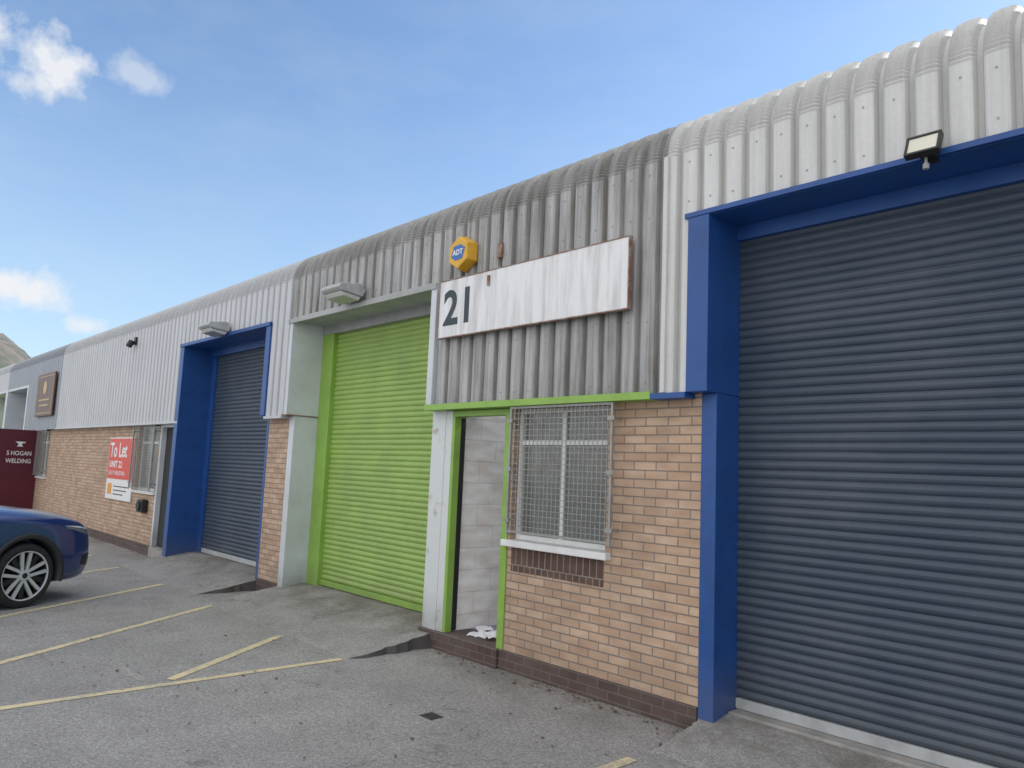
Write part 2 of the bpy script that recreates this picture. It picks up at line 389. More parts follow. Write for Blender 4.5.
B().box(-6.56,-3.62,-0.150,0.28,2.315,2.352).box(-6.56,-3.62,-0.150,-0.143,2.352,2.375).obj('drip_trim','green',U21)
B().box(-6.35,-6.236,-0.005,0.14,0.06,2.31).obj('door_jamb','whitepost',U21)
B().box(-9.83,-9.72,-0.135,0.36,2.36,3.66).obj('upper_jamb','pillar',U21,bevel=0.004)
B().box(-9.86,-9.72,-0.01,0.36,GZ,2.348).obj('lower_jamb','pillar',U21,bevel=0.004)
B().box(-9.86,-9.70,-0.14,0.37,2.35,2.36).obj('jamb_flashing','rustedge',U21)
boxes('shutter_guide','green',U21,((-9.718,-9.42,0.34,0.46,0.05,3.56),(-6.80,-6.58,0.34,0.46,0.05,3.56)),.003)
B().box(-9.83,-6.47,-0.15,-0.125,3.62,3.68).obj('header_trim','soffit',U21,bevel=0.003)
B().box(-9.718,-6.56,-0.124,0.36,3.64,3.70).obj('soffit','soffit',U21)
B().box(-9.718,-6.56,0.33,0.40,3.52,3.64).obj('shutter_hood','soffit',U21)
shutter('roller_shutter',-9.43,-6.75,0.17,3.56,0.41,M['gshut'],U21,rail='green')
B().box(-9.8,-6.46,0.5,0.55,0,4).obj('light_block','dark',U21)  # unseen dark sheet behind the shutter, added to block light

# ================================================= RIGHT UNIT (blue)
UR=thing('industrial_unit',(-0.4,0,GZ),'industrial unit with dark slate roller shutter in blue frame','industrial unit')
b=B(); cladrows(b,-3.515,2.8,3.73); cladflat(b,-3.515,-3.20,CB,3.73)
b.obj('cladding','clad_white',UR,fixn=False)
screws(-3.45,2.7,(3.84,4.16)).obj('cladding_screw','galv',UR,kind='stuff')
B().box(-3.53,-3.49,-0.150,-0.10,2.36,Z0).obj('joint_cover','clad_white',UR,bevel=0.003)
B().box(-3.30,-3.115,-0.140,0.33,2.355,3.70).obj('upper_post','blue',UR,bevel=0.004)
boxes('lower_post','blue',UR,((-3.243,-3.115,-0.005,0.33,GZ-.03,2.353),(0.2,0.35,-0.005,0.33,GZ,3.66)),.004)
B().box(-3.62,-3.30,-0.150,-0.01,2.315,2.357).obj('drip_trim','blue',UR)
B().box(-3.33,2.8,-0.145,-0.12,3.70,3.74).obj('header_trim','blue',UR,bevel=0.003)
B().box(-3.115,2.8,-0.118,0.33,3.695,3.725).obj('soffit','blue',UR)
B().box(-3.113,2.8,0.25,0.40,3.58,3.693).obj('shutter_hood','blue',UR)
shutter('roller_shutter',-3.113,0.2,0.13,3.62,0.31,M['bshut'],UR,rail='rail')
B().box(0.35,2.8,0.0,0.3,0.08,3.66).obj('brick_wall','brick',UR)
B().box(0.35,2.8,-.012,0.3,GZ-.05,0.08).obj('plinth','plinth',UR)
B().box(-3.11,0.2,0.18,0.5,GZ-.05,0.052).obj('door_sill','conc',UR,bevel=0.01)
B().box(-3.11,2.8,0.5,0.55,0,4).obj('light_block','dark',UR)  # added light blocker, hidden behind the right shutter
B().box(2.8,2.9,-.1,9.0,GZ,4.7).obj('end_wall','brick',UR)
B().box(-3.5,2.8,8.9,9.0,GZ,5.5).obj('back_wall','brick',UR)

# ================================================= LEFT UNIT (blue, to let)
UL=thing('industrial_unit',(-16.1,0,GZ),'industrial unit to let with blue framed shutter and buff brick','industrial unit')
b=B(); cladrows(b,-22.5,-9.835,3.69); cladflat(b,-22.5,-13.80,CB-.02,3.69); cladflat(b,-10.42,-9.835,CB-.02,3.69)
b.obj('cladding','clad_left',UL,fixn=False)
B().box(-9.86,-9.81,-0.150,-0.10,2.36,Z0).obj('joint_cover','clad_left',UL,bevel=0.003)
B().box(-10.49,-9.862,0,0.3,0.078,2.35).obj('brick_pier','brick',UL)
b=B(); b.box(-22.5,-16.22,0,0.3,0.078,2.35).box(-16.22,-15.05,0,0.3,0.078,1.02).box(-15.05,-14.97,0,.3,.078,2.35)
b.obj('brick_wall','brick',UL)
boxes('plinth','plinth',UL,((-10.49,-9.862,-.012,0.29,GZ-.05,0.078),(-22.5,-14.97,-.012,0.29,GZ-.05,0.078)))
B().box(-13.95,-13.78,-0.14,0.44,GZ,3.70).obj('frame_post','blue',UL,bevel=0.004)
B().box(-10.54,-10.40,-0.140,0.42,2.36,3.70).obj('upper_post','blue',UL,bevel=0.004)
B().box(-10.56,-10.492,-0.005,0.42,GZ,2.36).obj('lower_post','blue',UL,bevel=0.004)
B().box(-13.95,-10.40,-0.16,-0.12,3.665,3.72).obj('header_trim','blue',UL,bevel=0.003)
B().box(-13.78,-10.54,-0.118,0.42,3.66,3.70).obj('soffit','blue',UL)
B().box(-13.779,-10.54,0.34,0.44,3.54,3.66).obj('shutter_hood','blue',UL)
B().box(-13.779,-13.60,0.38,0.46,0,3.56).obj('shutter_guide','blue',UL)
shutter('roller_shutter',-13.60,-10.55,0.17,3.56,0.42,M['bshut'],UL)
w=window(-16.20,-15.06,1.06,2.30,UL,cols=2,gr=(-16.20,-15.0,1.1,2.31))
B().box(-16.26,-15.0,-0.05,0.09,1.0,1.058).obj('sill','white',w,bevel=0.006)
d=thing_part('doorway',UL)
b=B(); b.box(-14.97,-14.90,-.01,.12,.08,2.33).box(-14.02,-13.95,-.01,.12,.08,2.33).box(-14.90,-14.02,-.008,.12,2.26,2.33)
b.obj('door_frame','pillar',d,bevel=.004)
dl=B().box(-14.90,-14.02,.08,.12,.1,2.26).obj('door_leaf','dark',d)
B().cyl((-14.15,.08,1.1),(0,-1,0),.02,.05,10).box(-14.26,-14.13,.02,.035,1.09,1.11).obj('handle','galv',dl)
B().box(-14.95,-13.95,-.04,.3,GZ-.05,.076).obj('door_step','conc',d)
boxes('drip_trim','clad_left',UL,((-22.5,-13.8,-0.145,0.0,2.31,2.345),(-10.40,-9.862,-0.145,0.0,2.31,2.345)))
B().box(-22.5,-9.85,0.5,0.55,0,4).obj('light_block','dark',UL)  # hidden sheet added to stop light behind the left unit
B().box(-22.5,-3.5,8.9,9.0,GZ,5.5).obj('back_wall','brick',UL)

# ================================================= FAR UNITS
UF=thing('industrial_unit',(-25.3,0,GZ),'slate grey clad industrial unit beside a maroon sign','industrial unit')
b=B(); cladrows(b,-29.4,-22.52,HEAD); cladflat(b,-26.2,-22.52,CB-.04,HEAD); b.obj('cladding','clad_far',UF,fixn=False)
boxes('brick_wall','brick',UF,((-26.2,-24.8,0,.3,.08,2.33),(-23.6,-22.52,0,.3,.08,2.33),(-24.8,-23.6,0,.3,.08,1.02)))
B().box(-26.2,-22.52,-.012,.29,GZ-.05,.078).obj('plinth','plinth',UF)
w=window(-24.8,-23.6,1.06,2.30,UF,gr=(-24.82,-23.56,1.1,2.31))
B().box(-24.86,-23.54,-.05,.09,1.0,1.058).obj('sill','white',w)
boxes('frame_post','pillar',UF,((-26.35,-26.2,-.14,.42,GZ,3.66),(-29.4,-29.25,-.14,.42,GZ,3.66)),.004)
B().box(-29.25,-26.35,-.118,.42,3.6,3.68).obj('soffit','pillar',UF)
shutter('roller_shutter',-29.25,-26.35,.17,3.6,.4,M['bshut'],UF)
B().box(-29.4,-22.52,8.9,9.0,GZ,5.5).obj('back_wall','brick',UF)
UG=thing('industrial_unit',(-34.3,0,GZ),'far end industrial unit in pale cladding over brick','industrial unit')
b=B(); cladrows(b,-39.0,-29.42,HEAD); cladflat(b,-39.0,-33.0,CB,HEAD); b.obj('cladding','clad_left',UG,fixn=False)
B().box(-39,-33.1,0,.3,.08,2.35).obj('brick_wall','brick',UG)
boxes('frame_post','pillar',UG,((-33.1,-32.95,-.14,.42,GZ,3.66),(-29.55,-29.42,-.14,.42,GZ,3.66)))
B().box(-32.95,-29.55,-.118,.42,3.6,3.68).obj('soffit','pillar',UG)
shutter('roller_shutter',-32.95,-29.55,.17,3.6,.4,M['gshut'],UG)
B().box(-39.1,-39,-.1,9,GZ,4.7).obj('end_wall','brick',UG)
B().box(-39,-29.42,8.9,9.0,GZ,5.5).obj('back_wall','brick',UG)

# ================================================= SIGNS
s=thing('unit_number_sign',(-5.06,-.2,3.05),'faded white sign board with number 21 on grey cladding','sign')
B().box(-6.31,-3.82,-0.205,-0.175,3.055,3.645).obj('sign_panel','signface',s,bevel=.002)
b=B(); t=.010
b.box(-6.32,-3.81,-0.209,-0.165,3.045,3.055).box(-6.32,-3.81,-0.209,-0.165,3.645,3.655).box(-6.32,-6.31,-0.209,-0.165,3.055,3.645).box(-3.82,-3.81,-0.209,-0.165,3.055,3.645)
b.obj('sign_edge','rustedge',s)
boxes('fixing_batten','galv',s,((-6.2,-6.14,-.175,-.12,3.1,3.6),(-4.0,-3.94,-.175,-.12,3.1,3.6)))
text('21',0.50,(-6.24,-0.2055,3.185),FRONT,'num',s,'lettering',bold=.013,sx=0.98,space=1.04)

s=thing('cable_bracket',(-5.47,-.16,3.9),'small rusty bracket above the number sign','bracket')
B().box(-5.50,-5.44,-.15,-.12,3.78,3.93).obj('bracket_box','rustedge',s,bevel=.004)
B().box(-5.55,-5.52,-.222,-.206,3.50,3.60).obj('bracket_stem','rustedge',s)

s=thing('alarm_box',(-5.98,-.2,3.88),'yellow hexagonal alarm box with blue badge on grey cladding','alarm box')
cx,cz,r=-5.99,3.905,.190
hexo=[(cx+r*.98*math.cos(math.radians(60*k+30)),-.16,cz+r*math.sin(math.radians(60*k+30))) for k in range(6)]
hexi=[(cx+(x-cx)*.88,-.25,cz+(z-cz)*.88) for x,_,z in hexo]
b=B(); b.prism(hexo,(0,.04,0))
i=len(b.v); b.v+=hexo+hexi; b.f.append(tuple(range(i+6,i+12)))
for k in range(6): b.f.append((i+k,i+(k+1)%6,i+6+(k+1)%6,i+6+k))
b.obj('casing','yellow',s,bevel=.008)
oc=[(cx+p,-.253,cz+q) for p,q in ((-.11,-.035),(-.04,-.08),(.07,-.07),(.11,.035),(.04,.08),(-.07,.07))]
B().prism(oc,(0,.005,0)).obj('badge','logo',s)
text('ADT',.080,(cx,-.2545,cz-.026),FRONT,'signwhite',s,'lettering',bold=.002,align='CENTER')

s=thing('to_let_sign',(-17,-.03,.8),'red and white to let board on buff brick wall','sign')
B().box(-17.98,-16.30,-.03,-.01,.80,2.08).obj('board','signwhite',s)
B().box(-17.96,-16.32,-.034,-.0301,1.22,2.06).obj('red_panel','red',s)
text('To Let',.42,(-17.88,-.036,1.68),FRONT,'signwhite',s,'lettering',bold=.008,sx=.98)
text('UNIT 22',.19,(-17.86,-.036,1.46),FRONT,'signwhite',s,'lettering',bold=.004,sx=1.25)
text('LIGHT INDUSTRIAL',.12,(-17.86,-.036,1.30),FRONT,'signwhite',s,'lettering',sx=1.05)
B().box(-17.86,-17.59,-.034,-.0301,.90,1.12).obj('badge','orange',s)
boxes('small_print','num',s,((-17.45,-16.5,-.034,-.0301,1.06,1.08),(-17.45,-16.6,-.034,-.0301,.98,1.0),(-17.45,-16.8,-.034,-.0301,.90,.92)))

s=thing('brown_sign',(-23.8,-.17,2.7),'brown board with gold border on grey cladding','sign')
B().box(-24.75,-22.8,-.2,-.16,2.68,3.84).obj('board','brown',s,bevel=.005)
b=B(); b.box(-24.65,-22.9,-.206,-.2005,3.75,3.77).box(-24.65,-22.9,-.206,-.2005,2.75,2.77).box(-24.65,-24.62,-.206,-.2005,2.77,3.75).box(-22.93,-22.9,-.206,-.2005,2.77,3.75)
for z,w_ in ((3.1,1.2),(2.95,1.0)): b.box(-23.78-w_/2,-23.78+w_/2,-.206,-.2005,z,z+.04)
b.cyl((-23.78,-.2005,3.45),(0,-1,0),.18,.005,20)
b.obj('gold_lining','gold',s)

X=-24.6
s=thing('welding_sign',(X,-.5,GZ),'maroon board with white anvil and welding shop name','sign')
B().box(X-.05,X,-1.15,-.02,.05,2.30).obj('board','maroon',s,bevel=.01)
boxes('post','black',s,((X-.11,X-.05,-1.1,-1.04,GZ,2.2),(X-.11,X-.05,-.25,-.19,GZ,2.2)))
yc=-.48
text('S HOGAN',.165,(X+.003,yc,1.60),EAST,'signwhite',s,'lettering',bold=.002,align='CENTER',sx=.80)
text('WELDING',.165,(X+.003,yc,1.39),EAST,'signwhite',s,'lettering',bold=.002,align='CENTER',sx=.80)
an=[(-.16,.10),(-.08,.05),(-.05,0),(-.10,-.07),(.10,-.07),(.05,0),(.08,.06),(.16,.06),(.16,.11),(-.08,.11)]
B().prism([(X+.002,yc+p*.75,1.89+q*.75) for p,q in an],(.003,0,0)).obj('anvil_emblem','signwhite',s)

# ================================================= LIGHTS
def bulkhead(x,z,label):
    s=thing('wall_light',(x,-.15,z),label,'wall light',group='grey wall lights above the shutters')
    b=B(); w_=.22
    pr=[(-.13,.05),(-.20,.13),(-.47,.09),(-.50,.04),(-.46,.0),(-.16,-.03)]
    b.prism([(x-w_,y,z+q) for y,q in pr],(2*w_,0,0)); b.obj('housing','lamp',s,bevel=.012)
    b=B(); pr=[(-.17,-.031),(-.45,-.002),(-.42,-.055),(-.21,-.085)]
    b.prism([(x-w_+.02,y,z+q) for y,q in pr],(2*w_-.04,0,0)); b.obj('lamp_glass','bulkglass',s,bevel=.01)
    B().box(x-.05,x+.05,-.16,-.115,z-.06,z+.14).obj('bracket','lamp',s)
bulkhead(-8.12,3.76,'grey box shaped wall light above green shutter')
bulkhead(-12.05,3.75,'grey box shaped wall light above blue framed shutter')
s=thing('floodlight',(-1.58,-.2,3.7),'small black floodlight with sensor above dark shutter','floodlight')
rot=Matrix.Translation((-1.57,-.27,3.735))@Matrix.Rotation(math.radians(-25),4,'X')@Matrix.Scale(.92,4)
b=B(); b.box(-.105,.105,-.022,.03,-.08,-.062).box(-.105,.105,-.022,.03,.062,.08).box(-.105,-.088,-.022,.03,-.062,.062).box(.088,.105,-.022,.03,-.062,.062).box(-.088,.088,.005,.03,-.062,.062)
b.obj('housing','black',s,xf=rot,bevel=.003)
B().box(-.088,.088,-.014,.004,-.062,.062).obj('lamp_glass','lampglass',s,xf=rot)
B().box(-1.60,-1.52,-.24,-.158,3.67,3.69).box(-1.60,-1.52,-.17,-.157,3.65,3.79).obj('bracket','black',s)
B().cyl((-1.57,-.23,3.60),(0,0,1),.018,.03,12).cyl((-1.57,-.23,3.63),(0,0,1),.009,.05,10).obj('sensor','lamp',s)
s=thing('security_camera',(-16.6,-.2,4.0),'small black security camera high on pale cladding','camera')
B().box(-16.66,-16.54,-.15,-.12,3.96,4.12).cyl((-16.6,-.15,4.02),(0,-1,-.3),.02,.07,10).obj('mount','black',s)
B().cyl((-16.6,-.20,4.03),(.1,-.5,-1),.06,.13,14).obj('camera_body','black',s,bevel=.006)
s=thing('utility_box',(-15.5,-.08,.75),'small black meter box low on buff brick wall','meter box')
B().box(-15.6,-15.3,-.12,0,.66,.90).obj('box_body','black',s,bevel=.02)
B().cyl((-15.45,-.121,.78),(0,-1,0),.09,.03,16).obj('box_dial','trim',s)

# ================================================= GROUND
gb=B(); gb.poly([(-900,-900,GZ),(900,-900,GZ),(900,900,GZ),(-900,900,GZ)])
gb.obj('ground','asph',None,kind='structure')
def apron(x0,x1,yf,z1,y1=.5,name='pavement',side=True):
    nx=48; ny=20; random.seed(int(abs(x0)*10)); top=[]
    for j in range(ny+1):
        t=j/ny; r=[]
        for i in range(nx+1):
            x=x0+(x1-x0)*i/nx; y=yf+(y1-yf)*t
            if j==0: y+=random.uniform(-.04,.04)
            if i in(0,nx): x+=random.uniform(-.022,.022)
            q=min(1,max(0,(y-yf)/(-yf+.25))); q=q**1.1
            z=GZ+.003+(z1-GZ-.003)*q+random.uniform(-.0012,.0012)
            if j==0: z=GZ-.005
            r.append((x,y,z))
        top.append(r)
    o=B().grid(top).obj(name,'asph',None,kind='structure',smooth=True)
    if side:
        for col in (0,-1):
            sg=1 if col else -1
            B().grid([[(r[col][0]+sg*.002,r[col][1],r[col][2]) for r in top],[(r[col][0]+sg*random.uniform(.01,.05),r[col][1],GZ-.01) for r in top]]).obj('kerb','edge',None,kind='structure')
apron(-9.86,-6.40,-1.0,.085)
apron(-13.95,-10.5,-.85,.085)
apron(-3.22,.35,-.60,.045,y1=.2)
apron(-29.4,-26.2,-.8,.085,side=False)
def line(x0,y0,x1,y1,w=.085):
    d=Vector((x1-x0,y1-y0)); n=Vector((-d.y,d.x)).normalized()*w/2; k=int(d.length/.06)+2
    L_,R_=[],[]
    for i in range(k+1):
        p=Vector((x0,y0))+d*i/k; j1=random.uniform(-.008,.008); j2=random.uniform(-.008,.008)
        L_.append((p.x+n.x*(1+j1*12),p.y+n.y*(1+j1*12),GZ+.004)); R_.append((p.x-n.x*(1+j2*12),p.y-n.y*(1+j2*12),GZ+.004))
    B().grid([L_,R_]).obj('road_marking','line',None,kind='structure')
line(-6.55,-6.5,-6.45,-1.02)
line(-6.60,-2.52,-7.65,-1.03)
line(-7.2,-4.45,-9.65,-.95)
line(-9.2,-4.34,-11.57,-.90)
line(-11.4,-4.3,-13.6,-.90)
line(-3.25,-6.5,-3.20,-.80)
line(-13.2,-4.3,-15.4,-.86)
s=thing('drain_cover',(-4.64,-1.35,GZ),'small dark iron drain cover set in asphalt','drain cover')
b=B(); b.box(-4.70,-4.56,-1.40,-1.385,GZ,GZ+.006).box(-4.70,-4.56,-1.30,-1.285,GZ,GZ+.006)
for k in range(6): b.box(-4.70+k*.0245,-4.70+k*.0245+.0145,-1.385,-1.30,GZ,GZ+.005)
b.obj('grate','iron',s)
B().box(-4.695,-4.565,-1.395,-1.29,GZ-.01,GZ+.002).obj('pit','dark',s)
for i,(x,y,r) in enumerate(((-5.90,.20,.3),(-5.80,.30,.9),(-6.02,.36,-.4),(-5.70,.22,1.4))):
    s=thing('letter',(x,y,.08),'white letter lying on the doorway floor','letter',group='letters on the doorway floor')
    xf=Matrix.Translation((x,y,.090+.010*i))@Matrix.Rotation(r,4,'Z')@Matrix.Rotation(.2,4,'X')
    B().grid([[(-.11+.044*a,-.07+.035*c,.012*math.sin(a*1.3+c)) for a in range(6)] for c in range(5)]).obj('sheet','paper',s,xf=xf)
b=B(); random.seed(3)
for k in range(560):
    if k<390: x=random.uniform(-13,-3.2); y=-abs(random.gauss(.04,.12))-.02
    else: x=random.uniform(-9,-1.5); y=random.uniform(-3.2,-.4)
    if -9.9<x<-6.36 and y>-1.05: continue
    if -13.95<x<-10.5 and y>-.85: continue
    q=random.uniform(.004,.013) if k%9 else random.uniform(.012,.022); a=random.uniform(0,6.3)
    b.poly([(x+q*math.cos(a+u)*(1 if u%2 else .6),y+q*math.sin(a+u)*(1 if u%2 else .6),GZ+.006+.008*random.random()) for u in (0,1,2.2,3.1,4.3,5.2)])
b.obj('leaf_litter','leaf',None,kind='stuff',label='dry leaves and grit scattered along the wall base')
rows=[]; random.seed(5)
for j in range(16):
    r=[]
    for i in range(110):
        az=150+i*.6; a=math.radians(az); t=j/15; d=500+t*420
        env=math.exp(-((az-172.2)/(5.0 if az<172.2 else 9))**2)
        h=116*env*math.sin(t*math.pi/2)**.8+(2.0*math.sin(i*.9+j)+1.2*math.sin(i*2.3+j*2))*env
        r.append((d*math.cos(a),d*math.sin(a),GZ-3+h if j else GZ-4))
    rows.append(r)
B().grid(rows).obj('hill','hill',None,kind='structure',smooth=True)

# ================================================= CAR
def build_car(cx,cy,heading,z0):
    xf=Matrix.Translation((cx,cy,z0))@Matrix.Rotation(heading,4,'Z')
    car=thing('parked_car',(cx,cy,z0),'dark blue SUV parked nose toward the brick units','car')
    def ring(x,w,zb,zs,zt):
        h=[(0,zb),(w*.55,zb),(w*.88,zb+.01),(w*.965,zb+.12),(w*.995,zb+(zs-zb)*.45),(w*.985,zs-.16),(w*.95,zs-.03),(w*.84,zs+(zt-zs)*.45),(w*.5,zt-.012),(0,zt)]
        return [(x,y,z) for y,z in h]+[(x,-y,z) for y,z in h[-2:0:-1]]
    st=[(2.41,.55,.36,.66,.74),(2.38,.70,.27,.77,.86),(2.28,.82,.22,.87,.98),(2.08,.895,.21,.95,1.06),(1.7,.93,.21,1.0,1.12),(1.3,.94,.22,1.04,1.17),(.9,.935,.24,1.06,1.2),(.4,.93,.25,1.07,1.2),(-.4,.93,.25,1.09,1.2),(-1.1,.935,.25,1.11,1.2),(-1.7,.935,.25,1.13,1.2),(-2.05,.90,.28,1.10,1.18),(-2.22,.84,.32,1.04,1.12),(-2.28,.72,.38,.94,1.02)]
    rr=[ring(*s) for s in st]; b=B(); n=len(rr[0])
    for r in rr: b.v+=r
    for a in range(len(rr)-1):
        for k in range(n): b.f.append((a*n+k,a*n+(k+1)%n,(a+1)*n+(k+1)%n,(a+1)*n+k))
    b.f.append(tuple(range(n))); b.f.append(tuple(range((len(rr)-1)*n,len(rr)*n)))
    body=b.obj('body','carpaint',car,smooth=True)
    sub=body.modifiers.new('s','SUBSURF'); sub.levels=2; sub.render_levels=2
    AX=(1.37,-1.40)
    c=B()
    for ax in AX:
        for sy in (-1,1): c.cyl((ax,sy*.62,.37),(0,sy,0),.425,.6,48)
    cut=c.obj('tmpcut','black',None)
    bo=body.modifiers.new('b','BOOLEAN'); bo.operation='DIFFERENCE'; bo.object=cut; bo.solver='EXACT'
    bpy.context.view_layer.update()
    me=bpy.data.meshes.new_from_object(body.evaluated_get(bpy.context.evaluated_depsgraph_get()))
    body.modifiers.clear(); body.data=me
    # find the true body side at a given (x,z) for fitting the lamps
    from mathutils.bvhtree import BVHTree
    tree=BVHTree.FromPolygons([v.co.copy() for v in me.vertices],[list(p.vertices) for p in me.polygons])
    def skin(p,off):
        q=tree.find_nearest(Vector(p)); co,no=q[0],q[1]
        if no.dot(Vector((co.x-1.0,co.y,.1)))<0: no=-no
        return tuple(co+no*off)
    def patch(lo,up,off,n=5):
        rows=[]
        for j in range(n):
            t=j/(n-1); rows.append([skin(tuple(Vector(a).lerp(Vector(c_),t)),off) for a,c_ in zip(lo,up)])
        return B().grid(rows)
    lamps=[]
    for sy in (-1,1):
        def dens(pts,m=4):
            out_=[]
            for a,c_ in zip(pts[:-1],pts[1:]):
                for k in range(m): out_.append(tuple(Vector(a).lerp(Vector(c_),k/m)))
            return [(x,sy*y,z) for x,y,z in out_+[pts[-1]]]
        lo=dens([(2.40,.55,.74),(2.34,.72,.76),(2.24,.83,.79),(2.09,.90,.84),(1.90,.93,.90)])
        up=dens([(2.38,.55,.81),(2.32,.72,.86),(2.20,.83,.90),(2.05,.90,.935),(1.86,.93,.945)])
        mid=[tuple(Vector(a).lerp(Vector(c_),.72)) for a,c_ in zip(lo,up)]
        mid2=[tuple(Vector(a).lerp(Vector(c_),.95)) for a,c_ in zip(lo,up)]
        il=dens([(2.38,.60,.40),(2.27,.80,.40),(2.16,.885,.42)]); iu=dens([(2.40,.60,.56),(2.29,.81,.55),(2.18,.895,.53)])
        lamps.append((patch(lo,up,.004),patch(mid,mid2,.009,3),patch(il,iu,.004)))
    me.transform(xf)
    me.materials.clear(); me.materials.append(M['carpaint'])
    bpy.data.objects.remove(cut)
    for p in me.polygons: p.use_smooth=True
    me.set_sharp_from_angle(angle=math.radians(35))
    for a,c_,d_ in lamps:
        hl=a.obj('headlight','lens',car,xf=xf,smooth=True)
        c_.obj('light_strip','drl',hl,xf=xf,smooth=True)
        d_.obj('air_intake','black',car,xf=xf,smooth=True)
    for ax in AX:
        for sy in (-1,1):
            rows=[]
            for rad,yy in ((.423,.80),(.423,.952),(.470,.957),(.477,.93)):
                rows.append([(ax+rad*math.cos(t),sy*(yy),.37+rad*math.sin(t)) for t in [math.radians(-14+208*k/32) for k in range(33)]])
            B().grid(rows).obj('wheel_arch','trim',car,xf=xf,smooth=True)
            B().cyl((ax,sy*.60,.37),(0,sy,0),.42,.02,32).obj('wheel_well','black',car,xf=xf)
    for sy in (-1,1):
        y0,y1=sorted((sy*.80,sy*.945)); B().box(-.93,.90,y0,y1,.2,.36).obj('side_skirt','trim',car,xf=xf,bevel=.02)
    B().box(2.10,2.39,-.62,.62,.24,.40).obj('front_bumper','trim',car,xf=xf,bevel=.04)
    def gring(x,wb,wt,zb,zt):
        return [(x,wb,zb),(x,wt+.03,zb+(zt-zb)*.8),(x,wt*.9,zt),(x,0,zt+.02),(x,-wt*.9,zt),(x,-wt-.03,zb+(zt-zb)*.8),(x,-wb,zb)]
    gs=[(.95,.78,.76,1.12,1.15),(.55,.84,.76,1.12,1.39),(.10,.86,.72,1.12,1.62),(-.4,.86,.70,1.12,1.67),(-1.1,.86,.70,1.12,1.66),(-1.7,.84,.68,1.12,1.58),(-2.0,.80,.66,1.12,1.41),(-2.2,.74,.64,1.08,1.12)]
    B().grid([gring(*g) for g in gs]).obj('window_glass','carglass',car,xf=xf,smooth=True)
    rs=[(.12,.64,1.632),(-.4,.645,1.682),(-1.1,.64,1.672),(-1.78,.62,1.577)]
    B().grid([[(x,-w_,z-.005),(x,-w_*.6,z+.014),(x,0,z+.022),(x,w_*.6,z+.014),(x,w_,z-.005)] for x,w_,z in rs]).obj('roof','carpaint',car,xf=xf,smooth=True)
    for sy in (-1,1):
        pl=[(.98,.80,1.14),(.12,.70,1.625),(-.4,.70,1.67),(-1.1,.70,1.66),(-1.75,.66,1.57)]
        B().grid([[(x,sy*(y+.035),z-.05) for x,y,z in pl],[(x,sy*(y+.02),z+.005) for x,y,z in pl]]).obj('roof_rail','carpaint',car,xf=xf,smooth=True)
        B().prism([(-.30,sy*.885,1.14),(-.38,sy*.885,1.14),(-.42,sy*.77,1.62),(-.34,sy*.77,1.62)],(0,sy*.006,0)).obj('door_pillar','black',car,xf=xf)
        y0,y1=sorted((sy*.90,sy*1.06)); B().box(.55,.68,y0,y1,1.14,1.28).obj('wing_mirror','carpaint',car,xf=xf,bevel=.03)
        for x in (.30,-.75):
            y0,y1=sorted((sy*.93,sy*.955)); B().box(x-.22,x-.02,y0,y1,.95,.98).obj('door_handle','carpaint',car,xf=xf,bevel=.006)
        B().grid([[(x,sy*.941,.62),(x,sy*.944,.635),(x,sy*.941,.65)] for x in (.85,0,-.9)]).obj('side_moulding','trim',car,xf=xf)
    B().grid([[(2.405,-.5,.46),(2.42,0,.46),(2.405,.5,.46)],[(2.40,-.52,.66),(2.415,0,.67),(2.40,.52,.66)]]).obj('radiator_grille','black',car,xf=xf)
    for ax in AX:
        for sy in (-1,1):
            wz=.37
            pr=[(.275,.0),(.280,.012),(.32,.016),(.352,.006),(.366,-.02),(.37,-.06),(.37,-.17),(.362,-.21),(.33,-.235),(.275,-.23)]
            rows=[[(ax+r*math.cos(t),sy*(.925+y),wz+r*math.sin(t)) for r,y in pr] for t in [2*math.pi*k/48 for k in range(49)]]
            wh=B().grid(rows).obj('wheel','tyre',car,xf=xf,smooth=True)
            pr=[(.275,-.22),(.265,-.12),(.260,-.03),(.270,.006),(.284,.016),(.284,-.004)]
            rows=[[(ax+r*math.cos(t),sy*(.925+y),wz+r*math.sin(t)) for r,y in pr] for t in [2*math.pi*k/48 for k in range(49)]]
            B().grid(rows).obj('rim','alloydark',wh,xf=xf,smooth=True)
            rows=[[(ax+r*math.cos(t),sy*(.925+y),wz+r*math.sin(t)) for r,y in ((.268,.009),(.276,.019),(.284,.018))] for t in [2*math.pi*k/48 for k in range(49)]]
            B().grid(rows).obj('rim_lip','alloy',wh,xf=xf,smooth=True)
            B().cyl((ax,sy*.76,wz),(0,sy,0),.255,.02,32).obj('brake_disc','alloydark',wh,xf=xf)
            sp=B(); sd=B()
            for k in range(5):
                a=2*math.pi*k/5+math.pi/2
                u=Vector((math.cos(a),0,math.sin(a))); t_=Vector((-math.sin(a),0,math.cos(a)))
                for dl in (-.20,.20):
                    a1=a+dl; u1=Vector((math.cos(a1),0,math.sin(a1)))
                    c0=Vector((ax,sy*.925,wz))
                    p0=c0+u*.03+t_*(dl*.12); p1=c0+Vector((0,sy*.008,0))+u1*.268
                    ww=.016; w2=.020
                    q=[p0+t_*ww,p0-t_*ww,p1-t_*w2,p1+t_*w2]
                    sp.prism([tuple(x) for x in q],(0,-sy*.035,0))
                # dark secondary spoke between the bright pairs
                a2=a+math.pi/5; u2=Vector((math.cos(a2),0,math.sin(a2))); t2=Vector((-math.sin(a2),0,math.cos(a2)))
                c1=Vector((ax,sy*.905,wz)); p0=c1+u2*.04; p1=c1+u2*.266
                sd.prism([tuple(x) for x in (p0+t2*.02,p0-t2*.02,p1-t2*.035,p1+t2*.035)],(0,-sy*.03,0))
